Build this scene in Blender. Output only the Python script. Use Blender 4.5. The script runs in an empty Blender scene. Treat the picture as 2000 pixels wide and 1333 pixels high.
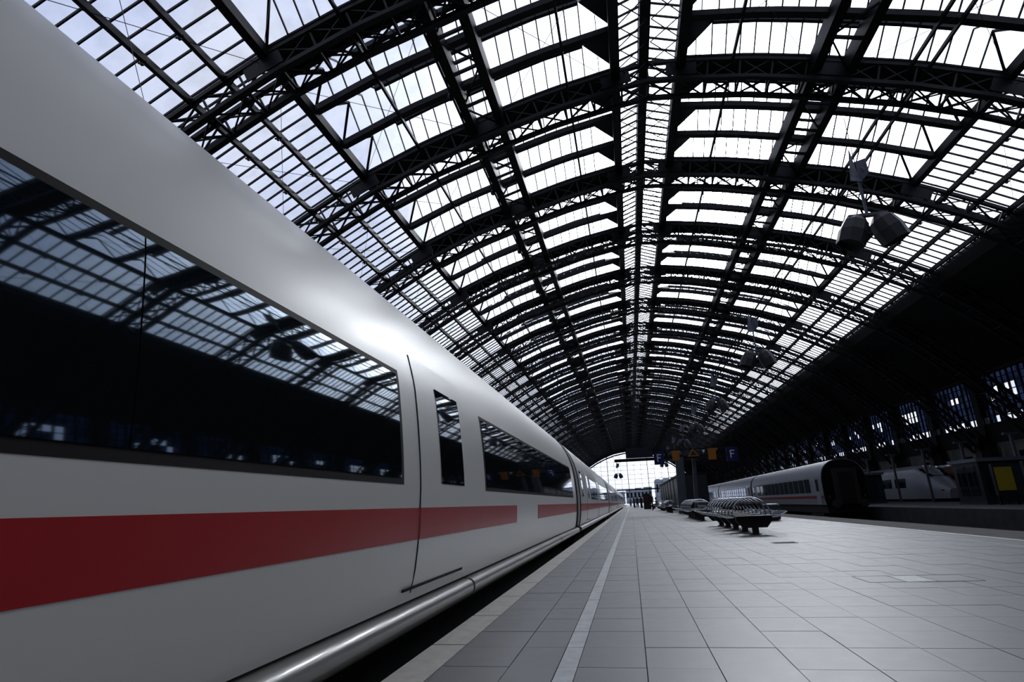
import bpy, math, random
from mathutils import Vector, Matrix
random.seed(7)
C = bpy.context.scene.collection
SC = bpy.context.scene
# ------------------------------------------------------------------ camera
CAM_H = 0.94
YAW, PITCH, ROLL, FPX = 0.1877, 0.2846, -0.0417, 1110.08
Fv = Vector((-math.sin(YAW)*math.cos(PITCH), math.cos(YAW)*math.cos(PITCH), math.sin(PITCH)))
R0 = Vector((math.cos(YAW), math.sin(YAW), 0)); U0 = R0.cross(Fv)
Rv = R0*math.cos(ROLL) + U0*math.sin(ROLL); Uv = -R0*math.sin(ROLL) + U0*math.cos(ROLL)
cd = bpy.data.cameras.new('camera'); cam = bpy.data.objects.new('camera', cd); C.objects.link(cam)
cd.sensor_width = 36; cd.lens = FPX/2000*36; cd.clip_start = 0.05; cd.clip_end = 2000
M = Matrix((Rv, Uv, -Fv)).transposed().to_4x4(); M.translation = Vector((0, 0, CAM_H))
cam.matrix_world = M; SC.camera = cam
def px(P):
    d = Vector(P) - Vector((0, 0, CAM_H)); z = d.dot(Fv)
    if z < 0.3: return None
    return (1000 + FPX*d.dot(Rv)/z, 666.5 - FPX*d.dot(Uv)/z)
# ------------------------------------------------------------------ sky
SUN = Vector((0.205, 0.862, 0.463)).normalized()
w = bpy.data.worlds.new('sky'); SC.world = w; w.use_nodes = True
nt = w.node_tree; nt.nodes.clear()
def N(t, **k):
    n = nt.nodes.new(t)
    for a, b in k.items(): setattr(n, a, b)
    return n
tc = N('ShaderNodeTexCoord')
nrm = N('ShaderNodeVectorMath', operation='NORMALIZE'); nt.links.new(tc.outputs['Generated'], nrm.inputs[0])
dot = N('ShaderNodeVectorMath', operation='DOT_PRODUCT'); nt.links.new(nrm.outputs[0], dot.inputs[0]); dot.inputs[1].default_value = SUN
mx = N('ShaderNodeMath', operation='MAXIMUM'); nt.links.new(dot.outputs['Value'], mx.inputs[0]); mx.inputs[1].default_value = 0
def powr(e, s):
    p = N('ShaderNodeMath', operation='POWER'); nt.links.new(mx.outputs[0], p.inputs[0]); p.inputs[1].default_value = e
    m = N('ShaderNodeMath', operation='MULTIPLY'); nt.links.new(p.outputs[0], m.inputs[0]); m.inputs[1].default_value = s
    return m
g1 = powr(150, 40.0); g2 = powr(16, 5.0)
gs = N('ShaderNodeMath', operation='ADD'); nt.links.new(g1.outputs[0], gs.inputs[0]); nt.links.new(g2.outputs[0], gs.inputs[1])
cl = N('ShaderNodeTexNoise'); cl.inputs['Scale'].default_value = 3.0; cl.inputs['Detail'].default_value = 4
nt.links.new(nrm.outputs[0], cl.inputs['Vector'])
cr = N('ShaderNodeValToRGB'); nt.links.new(cl.outputs['Fac'], cr.inputs[0])
cr.color_ramp.elements[0].position = 0.35; cr.color_ramp.elements[0].color = (0.60, 0.68, 0.95, 1)
cr.color_ramp.elements[1].position = 0.68; cr.color_ramp.elements[1].color = (0.86, 0.90, 1.0, 1)
gc = N('ShaderNodeVectorMath', operation='SCALE'); gc.inputs[0].default_value = (0.97, 0.985, 1.0); nt.links.new(gs.outputs[0], gc.inputs['Scale'])
ad = N('ShaderNodeVectorMath', operation='ADD'); nt.links.new(cr.outputs[0], ad.inputs[0]); nt.links.new(gc.outputs[0], ad.inputs[1])
bg = N('ShaderNodeBackground'); nt.links.new(ad.outputs[0], bg.inputs[0]); bg.inputs[1].default_value = 1.0
wo = N('ShaderNodeOutputWorld'); nt.links.new(bg.outputs[0], wo.inputs[0])
w.cycles.sampling_method = 'MANUAL'; w.cycles.sample_map_resolution = 1024
SC.view_settings.view_transform = 'Standard'; SC.view_settings.look = 'None'
SC.view_settings.gamma = 1; SC.view_settings.use_curve_mapping = False
SC.view_settings.exposure = 0.0
SC.cycles.transparent_max_bounces = 24; SC.cycles.max_bounces = 7
SC.cycles.sample_clamp_indirect = 6
# ------------------------------------------------------------------ materials
def mat(name, col, rough=0.5, metal=0.0, noise=0.0, nscale=4.0, bump=0.0, bscale=30.0, coat=0.0, spec=0.5, ior=1.5, emit=None, estr=1.0, rvar=0.0, stretch=None, coatr=0.06):
    m = bpy.data.materials.new(name); m.use_nodes = True
    t = m.node_tree; b = t.nodes['Principled BSDF']
    b.inputs['Base Color'].default_value = (*col, 1); b.inputs['Roughness'].default_value = rough
    b.inputs['Metallic'].default_value = metal; b.inputs['Coat Weight'].default_value = coat
    b.inputs['Coat Roughness'].default_value = coatr
    b.inputs['Specular IOR Level'].default_value = spec; b.inputs['IOR'].default_value = ior
    if emit: b.inputs['Emission Color'].default_value = (*emit, 1); b.inputs['Emission Strength'].default_value = estr
    if noise or bump or rvar:
        g = t.nodes.new('ShaderNodeNewGeometry'); mp = t.nodes.new('ShaderNodeMapping')
        t.links.new(g.outputs['Position'], mp.inputs[0])
        if stretch: mp.inputs['Scale'].default_value = stretch
    if noise or rvar:
        n = t.nodes.new('ShaderNodeTexNoise'); n.inputs['Scale'].default_value = nscale; n.inputs['Detail'].default_value = 6
        t.links.new(mp.outputs[0], n.inputs['Vector'])
    if noise:
        r = t.nodes.new('ShaderNodeValToRGB'); t.links.new(n.outputs['Fac'], r.inputs[0])
        r.color_ramp.elements[0].position = 0.3; r.color_ramp.elements[1].position = 0.7
        r.color_ramp.elements[0].color = (*[c*(1-noise) for c in col], 1); r.color_ramp.elements[1].color = (*[min(1, c*(1+noise)) for c in col], 1)
        t.links.new(r.outputs[0], b.inputs['Base Color'])
    if rvar:
        mr = t.nodes.new('ShaderNodeMapRange'); t.links.new(n.outputs['Fac'], mr.inputs[0])
        mr.inputs[1].default_value = 0.3; mr.inputs[2].default_value = 0.7
        mr.inputs[3].default_value = rough-rvar; mr.inputs[4].default_value = rough+rvar
        t.links.new(mr.outputs[0], b.inputs['Roughness'])
    if bump:
        n2 = t.nodes.new('ShaderNodeTexNoise'); n2.inputs['Scale'].default_value = bscale; n2.inputs['Detail'].default_value = 5
        t.links.new(mp.outputs[0], n2.inputs['Vector'])
        bp = t.nodes.new('ShaderNodeBump'); bp.inputs['Strength'].default_value = bump; bp.inputs['Distance'].default_value = 0.01
        t.links.new(n2.outputs['Fac'], bp.inputs['Height']); t.links.new(bp.outputs[0], b.inputs['Normal'])
    return m
def glass_mat(name, tint, gloss=0.06, dirt=0.10, milk=0.0):
    m = bpy.data.materials.new(name); m.use_nodes = True; t = m.node_tree; t.nodes.clear()
    o = t.nodes.new('ShaderNodeOutputMaterial'); tr = t.nodes.new('ShaderNodeBsdfTransparent'); gl = t.nodes.new('ShaderNodeBsdfGlossy')
    gl.inputs['Roughness'].default_value = 0.05; gl.inputs['Color'].default_value = (0.9, 0.95, 1, 1)
    g = t.nodes.new('ShaderNodeNewGeometry'); n = t.nodes.new('ShaderNodeTexNoise'); n.inputs['Scale'].default_value = 0.9; n.inputs['Detail'].default_value = 5
    t.links.new(g.outputs['Position'], n.inputs['Vector'])
    r = t.nodes.new('ShaderNodeValToRGB'); t.links.new(n.outputs['Fac'], r.inputs[0])
    r.color_ramp.elements[0].position = 0.3; r.color_ramp.elements[0].color = (*[c*(1-dirt) for c in tint], 1)
    r.color_ramp.elements[1].position = 0.55; r.color_ramp.elements[1].color = (*tint, 1)
    t.links.new(r.outputs[0], tr.inputs[0])
    fr = t.nodes.new('ShaderNodeFresnel'); fr.inputs[0].default_value = 1.3
    ml = t.nodes.new('ShaderNodeMath'); ml.operation = 'MULTIPLY'; ml.inputs[1].default_value = gloss*4
    t.links.new(fr.outputs[0], ml.inputs[0])
    mi = t.nodes.new('ShaderNodeMixShader'); t.links.new(ml.outputs[0], mi.inputs[0]); t.links.new(tr.outputs[0], mi.inputs[1]); t.links.new(gl.outputs[0], mi.inputs[2])
    t.links.new(mi.outputs[0], o.inputs[0])
    return m
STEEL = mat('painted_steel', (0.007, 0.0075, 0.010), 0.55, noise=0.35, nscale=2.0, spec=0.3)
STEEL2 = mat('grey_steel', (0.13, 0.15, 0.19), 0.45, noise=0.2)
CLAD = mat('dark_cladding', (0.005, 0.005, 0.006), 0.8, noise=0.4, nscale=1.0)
GLASS = glass_mat('roof_glass', (0.95, 0.96, 0.98), 0.05, 0.08)
WGLASS = glass_mat('frosted_blue_glass', (0.10, 0.125, 0.20), 0.08, 0.6)
WCLEAR = glass_mat('clear_side_glass', (0.9, 0.92, 0.95), 0.08, 0.1)
WHITE = mat('train_white', (0.84, 0.82, 0.74), 0.42, coat=0.5, coatr=0.24)
RED = mat('train_red', (0.46, 0.010, 0.016), 0.42, coat=0.2, coatr=0.25, spec=0.35)
TGLASS = mat('train_glass', (0.006, 0.010, 0.012), 0.03, spec=0.8, ior=1.9)
TGLASS.node_tree.nodes['Principled BSDF'].inputs['Specular Tint'].default_value = (0.62, 0.80, 1.0, 1)
SEAL = mat('window_seal', (0.014, 0.012, 0.011), 0.6, spec=0.15)
RUBBER = mat('rubber', (0.008, 0.008, 0.009), 0.9, spec=0.05)
DRED = mat('regional_red', (0.10, 0.008, 0.010), 0.5)
SRED = mat('coach_stripe_red', (0.20, 0.012, 0.02), 0.5, spec=0.2)
SKIRTM = mat('skirt_grey', (0.25, 0.245, 0.225), 0.30, coat=0.4, noise=0.06, nscale=1.5)
DARK = mat('dark_undercarriage', (0.015, 0.014, 0.013), 0.8, noise=0.3)
TILE = mat('platform_tile', (0.10, 0.104, 0.116), 0.41, noise=0.16, nscale=7.0, rvar=0.05, spec=0.95, ior=1.62)
TILES = [mat('platform_tile_%s' % n, c, 0.41, noise=0.16, nscale=7.0, rvar=0.05, spec=0.95, ior=1.62) for n, c in
         (('grey', (0.10, 0.102, 0.109)), ('pale', (0.107, 0.109, 0.116)), ('deep', (0.094, 0.096, 0.103)))]
JOINT = mat('joint', (0.045, 0.045, 0.048), 0.8)
GUIDE = mat('guide_tile', (0.62, 0.64, 0.62), 0.45, noise=0.15, nscale=9, bump=0.1)
BEIGE = mat('edge_beige', (0.13, 0.12, 0.112), 0.85, spec=0.2, noise=0.2, nscale=3)
CONC = mat('concrete', (0.035, 0.036, 0.04), 0.85, noise=0.3, nscale=2)
BALLAST = mat('ballast', (0.035, 0.032, 0.03), 0.95, noise=0.6, nscale=14, bump=1.0, bscale=18)
RAILM = mat('rail_steel', (0.35, 0.34, 0.33), 0.3, metal=0.9)
CHROME = mat('chrome_wire', (0.62, 0.64, 0.68), 0.16, metal=1.0)
BENCHM = mat('bench_black', (0.02, 0.018, 0.018), 0.45)
COACHW = mat('coach_grey_white', (0.27, 0.285, 0.32), 0.4, coat=0.3, noise=0.06)
COACHR = mat('coach_roof_grey', (0.24, 0.265, 0.31), 0.35, noise=0.1)
BLUE = mat('sign_blue', (0.008, 0.015, 0.10), 0.4)
ORANGE = mat('sign_orange', (0.40, 0.14, 0.012), 0.5)
YELLOW = mat('poster_yellow', (0.45, 0.33, 0.02), 0.5)
LETTER = mat('sign_white', (0.8, 0.82, 0.85), 0.5)
BOARD = mat('board_black', (0.02, 0.022, 0.03), 0.4)
PILLAR = mat('pillar_grey', (0.075, 0.083, 0.10), 0.5, noise=0.1)
FACADE = mat('pale_facade', (0.20, 0.20, 0.195), 0.8, noise=0.15)
LAMPM = mat('lamp_hood', (0.035, 0.037, 0.045), 0.4)
CITY = mat('city_stone', (0.30, 0.32, 0.36), 0.9, noise=0.2, nscale=.2)
LENSM = mat('lamp_lens', (0.05, 0.05, 0.05), 0.15)
# ribbed edge slab: fine relief with darker grooves
def ribbed():
    m = mat('ribbed_slab', (0.80, 0.75, 0.66), 0.6, noise=0.10, nscale=9)
    t = m.node_tree; b = t.nodes['Principled BSDF']
    g = t.nodes.new('ShaderNodeNewGeometry'); mp = t.nodes.new('ShaderNodeMapping'); mp.inputs['Rotation'].default_value = (0, 0, math.radians(24))
    t.links.new(g.outputs['Position'], mp.inputs[0])
    wv = t.nodes.new('ShaderNodeTexWave'); wv.inputs['Scale'].default_value = 24; wv.bands_direction = 'X'; wv.inputs['Distortion'].default_value = 0
    t.links.new(mp.outputs[0], wv.inputs['Vector'])
    bp = t.nodes.new('ShaderNodeBump'); bp.inputs['Strength'].default_value = 0.5; bp.inputs['Distance'].default_value = 0.006
    t.links.new(wv.outputs['Fac'], bp.inputs['Height']); t.links.new(bp.outputs[0], b.inputs['Normal'])
    src = b.inputs['Base Color'].links[0].from_socket      # grooves coloured darker so the ribs show
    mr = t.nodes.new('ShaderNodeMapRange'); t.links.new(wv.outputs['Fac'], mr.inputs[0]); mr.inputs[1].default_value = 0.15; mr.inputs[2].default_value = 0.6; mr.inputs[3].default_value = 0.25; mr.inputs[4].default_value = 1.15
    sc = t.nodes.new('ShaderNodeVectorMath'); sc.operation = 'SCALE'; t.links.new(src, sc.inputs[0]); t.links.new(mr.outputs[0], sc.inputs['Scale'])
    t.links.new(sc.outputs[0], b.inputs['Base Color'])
    return m
RIB = ribbed()
# ------------------------------------------------------------------ mesh helpers
class MB:
    def __init__(s): s.v = []; s.f = []
    def add(s, v, f):
        o = len(s.v); s.v.extend([tuple(p) for p in v]); s.f.extend([tuple(i+o for i in q) for q in f]); return s
    def box(s, x0, x1, y0, y1, z0, z1):
        v = [(x, y, z) for z in (z0, z1) for y in (y0, y1) for x in (x0, x1)]
        return s.add(v, [(0, 2, 3, 1), (4, 5, 7, 6), (0, 1, 5, 4), (2, 6, 7, 3), (0, 4, 6, 2), (1, 3, 7, 5)])
    def bar(s, a, b, wd, ht, up=(0, 0, 1)):
        a = Vector(a); b = Vector(b); d = (b-a).normalized(); up = Vector(up)
        if abs(d.dot(up)) > 0.98: up = Vector((1, 0, 0)) if abs(d.x) < 0.9 else Vector((0, 1, 0))
        r = d.cross(up).normalized()*wd/2; u = r.normalized().cross(d).normalized()*ht/2
        v = [a-r-u, a+r-u, a+r+u, a-r+u, b-r-u, b+r-u, b+r+u, b-r+u]
        return s.add(v, [(0, 3, 2, 1), (4, 5, 6, 7), (0, 1, 5, 4), (1, 2, 6, 5), (2, 3, 7, 6), (3, 0, 4, 7)])
    def sweep(s, pts, prof, closed=False, nrm=None):
        """rectangular-ish profile (list of (a,b)) swept along pts; a = side axis, b = up axis given per point by nrm(i)->(side,up)"""
        n = len(prof); o = len(s.v)
        for i, p in enumerate(pts):
            sd, up = nrm(i)
            for a, b in prof: s.v.append(tuple(Vector(p)+Vector(sd)*a+Vector(up)*b))
        for i in range(len(pts)-1):
            for j in range(n):
                k = (j+1) % n
                s.f.append((o+i*n+j, o+i*n+k, o+(i+1)*n+k, o+(i+1)*n+j))
        s.f.append(tuple(o+j for j in range(n))[::-1]); s.f.append(tuple(o+(len(pts)-1)*n+j for j in range(n)))
        return s
    def tube(s, pts, r, seg=6):
        pts = [Vector(p) for p in pts]; o = len(s.v)
        prev = None
        for i, p in enumerate(pts):
            d = (pts[min(i+1, len(pts)-1)]-pts[max(i-1, 0)]).normalized()
            if prev is None:
                a = d.orthogonal().normalized()
            else:
                a = (prev-d*prev.dot(d)).normalized()
            prev = a; b = d.cross(a)
            for k in range(seg):
                t = 2*math.pi*k/seg; s.v.append(tuple(p+a*math.cos(t)*r+b*math.sin(t)*r))
        for i in range(len(pts)-1):
            for k in range(seg):
                l = (k+1) % seg; s.f.append((o+i*seg+k, o+i*seg+l, o+(i+1)*seg+l, o+(i+1)*seg+k))
        s.f.append(tuple(o+k for k in range(seg))[::-1]); s.f.append(tuple(o+(len(pts)-1)*seg+k for k in range(seg)))
        return s
    def lathe(s, prof, seg=12, M=None):
        o = len(s.v); n = len(prof)
        for k in range(seg):
            t = 2*math.pi*k/seg
            for r, z in prof:
                p = Vector((r*math.cos(t), r*math.sin(t), z)); s.v.append(tuple(M @ p if M else p))
        for k in range(seg):
            l = (k+1) % seg
            for i in range(n-1): s.f.append((o+k*n+i, o+l*n+i, o+l*n+i+1, o+k*n+i+1))
        return s
    def poly(s, pts, y0, y1):
        """prism of an (x,z) polygon between y0 and y1"""
        n = len(pts); v = [(x, y0, z) for x, z in pts]+[(x, y1, z) for x, z in pts]
        f = [tuple(range(n)), tuple(range(2*n-1, n-1, -1))]+[(i, i+n, (i+1) % n+n, (i+1) % n) for i in range(n)]
        return s.add(v, f)
    def pane(s, q, th=0.012):
        q = [Vector(p) for p in q]; n = (q[1]-q[0]).cross(q[2]-q[0]).normalized()*th
        k = len(q); v = q+[p+n for p in q]
        f = [tuple(range(k))[::-1], tuple(range(k, 2*k))]+[(i, (i+1) % k, (i+1) % k+k, i+k) for i in range(k)]
        return s.add(v, f)
    def build(s, name, m, parent=None, smooth=False, stuff=False, loc=None):
        me = bpy.data.meshes.new(name); me.from_pydata(s.v, [], s.f); me.materials.append(m); me.validate(); me.update()
        if smooth:
            for p in me.polygons: p.use_smooth = True
            try: me.set_sharp_from_angle(angle=math.radians(40))
            except Exception: pass
        o = bpy.data.objects.new(name, me); C.objects.link(o)
        if parent: o.parent = parent
        if stuff: o['kind'] = 'stuff'
        if loc: o.location = loc
        return o
def tag(o, label, cat, group=None):
    o['label'] = label; o['category'] = cat
    if group: o['group'] = group
    return o
def empty(name, loc=(0, 0, 0), rz=0):
    o = bpy.data.objects.new(name, None); o.empty_display_size = 0.2; C.objects.link(o); o.location = loc; o.rotation_euler = (0, 0, rz); return o
def struct(o): o['kind'] = 'structure'; return o
def copy_tree(o, parent=None, loc=None):
    c = o.copy(); C.objects.link(c); c.parent = parent
    for ch in o.children: copy_tree(ch, c)
    if loc is not None: c.location = loc
    return c
ORD = ['first', 'second', 'third', 'fourth', 'fifth', 'sixth', 'seventh', 'eighth', 'ninth', 'tenth', 'eleventh', 'twelfth', 'thirteenth', 'fourteenth', 'fifteenth', 'sixteenth', 'seventeenth', 'eighteenth', 'nineteenth', 'twentieth', 'twenty-first', 'twenty-second', 'twenty-third', 'twenty-fourth', 'twenty-fifth', 'twenty-sixth', 'twenty-seventh', 'twenty-eighth', 'twenty-ninth', 'thirtieth']
# ------------------------------------------------------------------ hall geometry
X0 = 2.72; S = 8.508; YC0 = 15.98          # ridge, bay length, first rib in view
K0, K1 = -3, 24                             # ribs built
PROF = [(0, 21.62), (1.6, 21.45), (4.8, 20.9), (7.0, 20.33), (8.1, 20.0), (11.3, 19.05), (14.55, 17.72), (16.15, 16.87), (17.5, 16.12), (18.75, 15.38), (19.6, 14.85), (22.0, 12.75), (24.5, 10.2), (27.0, 7.2), (28.6, 4.9)]
def az(r):
    r = abs(r)
    for (a, b), (c, d) in zip(PROF, PROF[1:]):
        if r <= c: return b+(d-b)*(r-a)/(c-a)
    return PROF[-1][1]
def an(r):
    e = 0.3; t = Vector((2*e, 0, az(r+e)-az(r-e))).normalized(); return Vector((-t.z, 0, t.x))
def rr(a, b, st):
    n = max(1, round(abs(b-a)/st)); return [a+(b-a)*i/n for i in range(n+1)]
YS, YE = YC0+K0*S, YC0+K1*S
# ------------------------------------------------------------------ ceiling shell: decks above the ribs and the solid lower slopes
cb = MB()
for k in range(K0, K1+1):
    yc = YC0+k*S
    for sgn in (-1, 1):
        rs = rr(1.7*sgn, 14.4*sgn, 0.9)
        for a, b in zip(rs, rs[1:]):
            pa, pb = Vector((X0+a, yc, az(a)+.02)), Vector((X0+b, yc, az(b)+.02))
            cb.bar(pa, pb, 1.5, 0.10, (0, 0, 1))
rfl = [(19.15, 15.1), (19.3, 14.35), (22.5, 13.2), (26, 11.9), (28.95, 10.75)]
for sgn in (-1, 1):
    out = [(X0+sgn*r, z) for r, z in rfl]+[(X0+sgn*r, z+.25) for r, z in reversed(rfl)]
    cb.poly(out, YS-2, YE+2)
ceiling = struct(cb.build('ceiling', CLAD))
# purlins of the flat side glazing
pm = []
for sgn in (-1, 1):
    for r in (16.15, 17.5, 18.75):
        p = MB().bar((X0+sgn*r, YS-2, az(r)-.1), (X0+sgn*r, YE, az(r)-.1), .17, .26); p.build('purlin', STEEL, ceiling)
        # clips hanging under each purlin
# thin longitudinal rails under the rooflights
for r in (-11.6, 11.1, 11.75, -3.9, 3.9):
    MB().bar((X0+r, YS-2, az(r)-.28), (X0+r, YE, az(r)-.28), .11, .16).build('longitudinal_rail', STEEL, ceiling)
clip = MB()
for sgn in (-1, 1):
    for r in (16.15, 17.5, 18.75):
        y = YS
        while y < 130:
            clip.box(X0+sgn*r-.05, X0+sgn*r+.05, y-.05, y+.05, az(r)-.38, az(r)-.2); clip.box(X0+sgn*r-.16, X0+sgn*r+.16, y-.025, y+.025, az(r)-.3, az(r)-.24); y += 2.83
clip.build('purlin_clip', STEEL, ceiling, stuff=True)
# panes, bars, valley beams
panes = []; bars = MB(); ridgeb = MB(); dark_hip = MB(); rods = MB()
TAN = math.tan(math.radians(31))
RE = 3.0
cells = rr(RE, 13.6, 0.62)
valley = MB()
def arch_beam(mb, sgn, r0, r1, y, wd, ht, dz=0, st=0.9):
    rs = rr(r0, r1, st); pts = [Vector((X0+sgn*r, y, az(r)+dz)) for r in rs]
    mb.sweep(pts, [(-wd/2, -ht), (wd/2, -ht), (wd/2, 0), (-wd/2, 0)], nrm=lambda i: ((0, 1, 0), (sgn*an(rs[i]).x if sgn > 0 else -an(rs[i]).x, 0, an(rs[i]).z)))
for k in range(K0, K1):
    yc, yn = YC0+k*S, YC0+(k+1)*S
    E2 = yn-.75; ys = [yc+.75, E2-5.0, E2-2.5, E2]
    for sgn in (-1, 1):
        for yv in ys[1:3]:
            v = MB(); arch_beam(v, sgn, 1.6, 14.5, yv, .34, .28, .04); v.build('valley_beam', STEEL, ceiling)
        for a, b in zip(ys, ys[1:]):
            m = (a+b)/2; h = (b-a)/2*TAN
            def P(r, t):  # t: 0 near valley, 1 ridge, 2 far valley
                return Vector((X0+sgn*r, a+(b-a)*t/2, az(r)+.04+(h if t == 1 else 0)))
            for r0, r1 in zip(cells, cells[1:]):
                panes.append([P(r0, 0), P(r1, 0), P(r1, 1), P(r0, 1)]); panes.append([P(r0, 1), P(r1, 1), P(r1, 2), P(r0, 2)])
            for r in cells:
                bars.bar(P(r, 0), P(r, 1), .05, .07); bars.bar(P(r, 1), P(r, 2), .05, .07)
            for r0, r1 in zip(cells[::3], cells[3::3]): ridgeb.bar(P(r0, 1), P(r1, 1), .18, .22)
            # hips
            e = 14.45
            panes.append([P(13.6, 1), P(13.6, 2), P(e, 2)]); panes.append([P(13.6, 0), P(13.6, 1), P(e, 0)]); panes.append([P(e, 0), P(13.6, 1), P(e, 2)])
            bars.bar(P(13.6, 1), P(e, 2), .11, .09); bars.bar(P(13.6, 1), P(e, 0), .11, .09)
            e = 1.55
            dark_hip.pane([P(RE, 1), P(e, 0), P(e, 2)], .05); dark_hip.pane([P(RE, 0), P(RE, 1), P(e, 0)], .05)
            panes.append([P(RE, 1), P(RE, 2), P(e+.25, 2)]); bars.bar(P(2.3, 2), P(2.3, 1)*.5+P(2.3, 2)*.5-Vector((0, 0, .0)), .035, .06)
        # flat side glazing
        rs = [14.75, 16.15, 17.5, 18.75, 19.25]
        nb = 12; yy = [yc+S*i/nb for i in range(nb+1)]
        for r0, r1 in zip(rs, rs[1:]):
            for y0, y1 in zip(yy, yy[1:]):
                q = [Vector((X0+sgn*r0, y0, az(r0)+.1)), Vector((X0+sgn*r1, y0, az(r1)+.1)), Vector((X0+sgn*r1, y1, az(r1)+.1)), Vector((X0+sgn*r0, y1, az(r0)+.1))]
                panes.append(q)
        for y in yy[:-1]:
            for r0, r1 in zip(rs, rs[1:]):
                bars.bar((X0+sgn*r0, y, az(r0)+.06), (X0+sgn*r1, y, az(r1)+.06), .055, .09)
        # wind bracing rods
        A = lambda r, y: Vector((X0+sgn*r, y, az(r)-.45))
        for (r0, r1) in ((14.7, 8.8), (7.3, 1.8), (19.0, 14.7)):
            rods.tube([A(r0, yc+.6), A(r1, yn-.6)], .012, 4); rods.tube([A(r1, yc+.6), A(r0, yn-.6)], .012, 4)
# ridge lantern lanes
nl = int((YE-YS)/.66); ly = [YS+.66*i for i in range(nl+1)]
RZ = 22.05
for sgn in (-1, 1):
    for i, (y0, y1) in enumerate(zip(ly, ly[1:])):
        a0, a1 = Vector((X0+sgn*1.5, y0, 21.5)), Vector((X0+sgn*.05, y0, RZ)); b0, b1 = Vector((X0+sgn*1.5, y1, 21.5)), Vector((X0+sgn*.05, y1, RZ))
        panes.append([a0, b0, b1, a1])
        bars.bar(a0, a1, .06, .09)
        if i % 2 == 0:
            c0, c1 = Vector((X0+sgn*1.4, y0, 21.1)), Vector((X0+sgn*.1, y0+1.32, 21.15))
            bars.bar(c0, c1, .035, .035); bars.bar(Vector((X0+sgn*.1, y0, 21.15)), Vector((X0+sgn*1.4, y0+1.32, 21.1)), .035, .035)
# the 300 panes that show largest become single parts, the rest one part
def area(q):
    pts = [px(p) for p in q]
    if any(p is None for p in pts): return 0
    cx = sum(p[0] for p in pts)/len(pts); cy = sum(p[1] for p in pts)/len(pts)
    if not (0 < cx < 2000 and 0 < cy < 960): return 0
    if cx < 1215 and cy > 981-.80*(1232-cx): return 0
    s = 0
    for i in range(len(pts)): a, b = pts[i], pts[(i+1) % len(pts)]; s += a[0]*b[1]-b[0]*a[1]
    return abs(s)/2
order = sorted(range(len(panes)), key=lambda i: -area(panes[i]))
for i in order[:300]: MB().pane(panes[i]).build('glass_pane', GLASS, ceiling)
rest = MB()
for i in order[300:]: rest.pane(panes[i])
rest.build('glass_panes', GLASS, ceiling, stuff=True)
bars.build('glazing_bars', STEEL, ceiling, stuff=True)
ridgeb.build('rooflight_ridges', STEEL, ceiling, stuff=True)
dark_hip.build('rooflight_end_boards', STEEL, ceiling, stuff=True)
rods.build('bracing_rods', STEEL, ceiling, stuff=True)
# ------------------------------------------------------------------ longitudinal girders
def long_girder(name, label, rs, wd, ht, dz, cross):
    g = empty(name, (X0+sum(rs)/len(rs), YS, az(sum(rs)/len(rs))-1))
    inv = -Vector(g.location)
    for r in rs:
        b = MB().bar(Vector((X0+r, YS-2, az(r)+dz-ht/2))+inv, Vector((X0+r, YE, az(r)+dz-ht/2))+inv, wd, ht); b.build('beam', STEEL, g)
    if cross:
        c = MB(); y = YS; i = 0
        while y < YE-2.2:
            z = az(rs[0])+dz; z1 = az(rs[1])+dz
            for zz in (-.08, -ht+.06):
                c.bar(Vector((X0+rs[0], y, z+zz))+inv, Vector((X0+rs[1], y, z1+zz))+inv, .12, .12)
            a, b = (rs[0], rs[1]) if i % 2 else (rs[1], rs[0])
            c.bar(Vector((X0+a, y, az(a)+dz-ht+.06))+inv, Vector((X0+b, y+cross, az(b)+dz-ht+.06))+inv, .07, .07)
            y += cross; i += 1
        c.build('lacing', STEEL, g, stuff=True)
    tag(g, label, 'girder'); return g
long_girder('eaves_girder', 'heavy dark beam along the foot of the left rooflights, above the train', [-14.6], .36, .42, .12, 0)
long_girder('eaves_girder', 'heavy dark beam along the foot of the right rooflights, above the hanging lamps', [14.6], .36, .42, .12, 0)
wl = long_girder('walkway_girder', 'twin beam ladder girder halfway up the left half of the roof', [-8.75, -7.4], .42, .75, .05, 2.1)
long_girder('walkway_girder', 'twin beam ladder girder halfway up the right half of the roof', [7.4, 8.75], .42, .75, .05, 2.1)
rg = empty('ridge_girder', (X0, YS, 20)); inv = -Vector(rg.location)
for r, z, wd, ht in ((-1.55, 21.5, .44, .6), (1.55, 21.5, .46, .6), (-.15, RZ+.05, .46, .8)):
    MB().bar(Vector((X0+r, YS-2, z-ht/2))+inv, Vector((X0+r, YE, z-ht/2))+inv, wd, ht).build('beam', STEEL, rg)
tag(rg, 'three beam ridge girder running along the crown of the glass roof', 'girder')
pipe = MB().tube([(X0-9.05, YS, az(9)-.55), (X0-9.05, 160, az(9)-.55)], .06, 8)
y = 4
pf = MB()
while y < 150:
    pf.lathe([(0, -.2), (.12, -.16), (.16, 0), (.1, .14), (0, .2)], 8, Matrix.Translation((X0-9.1, y, az(9)-.62))); y += 4.25
po = pipe.build('service_pipe', STEEL); pf.build('pipe_fitting', STEEL, po, stuff=True)
tag(po, 'thin dark pipe with small round fittings along the left walkway girder', 'pipe')
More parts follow.
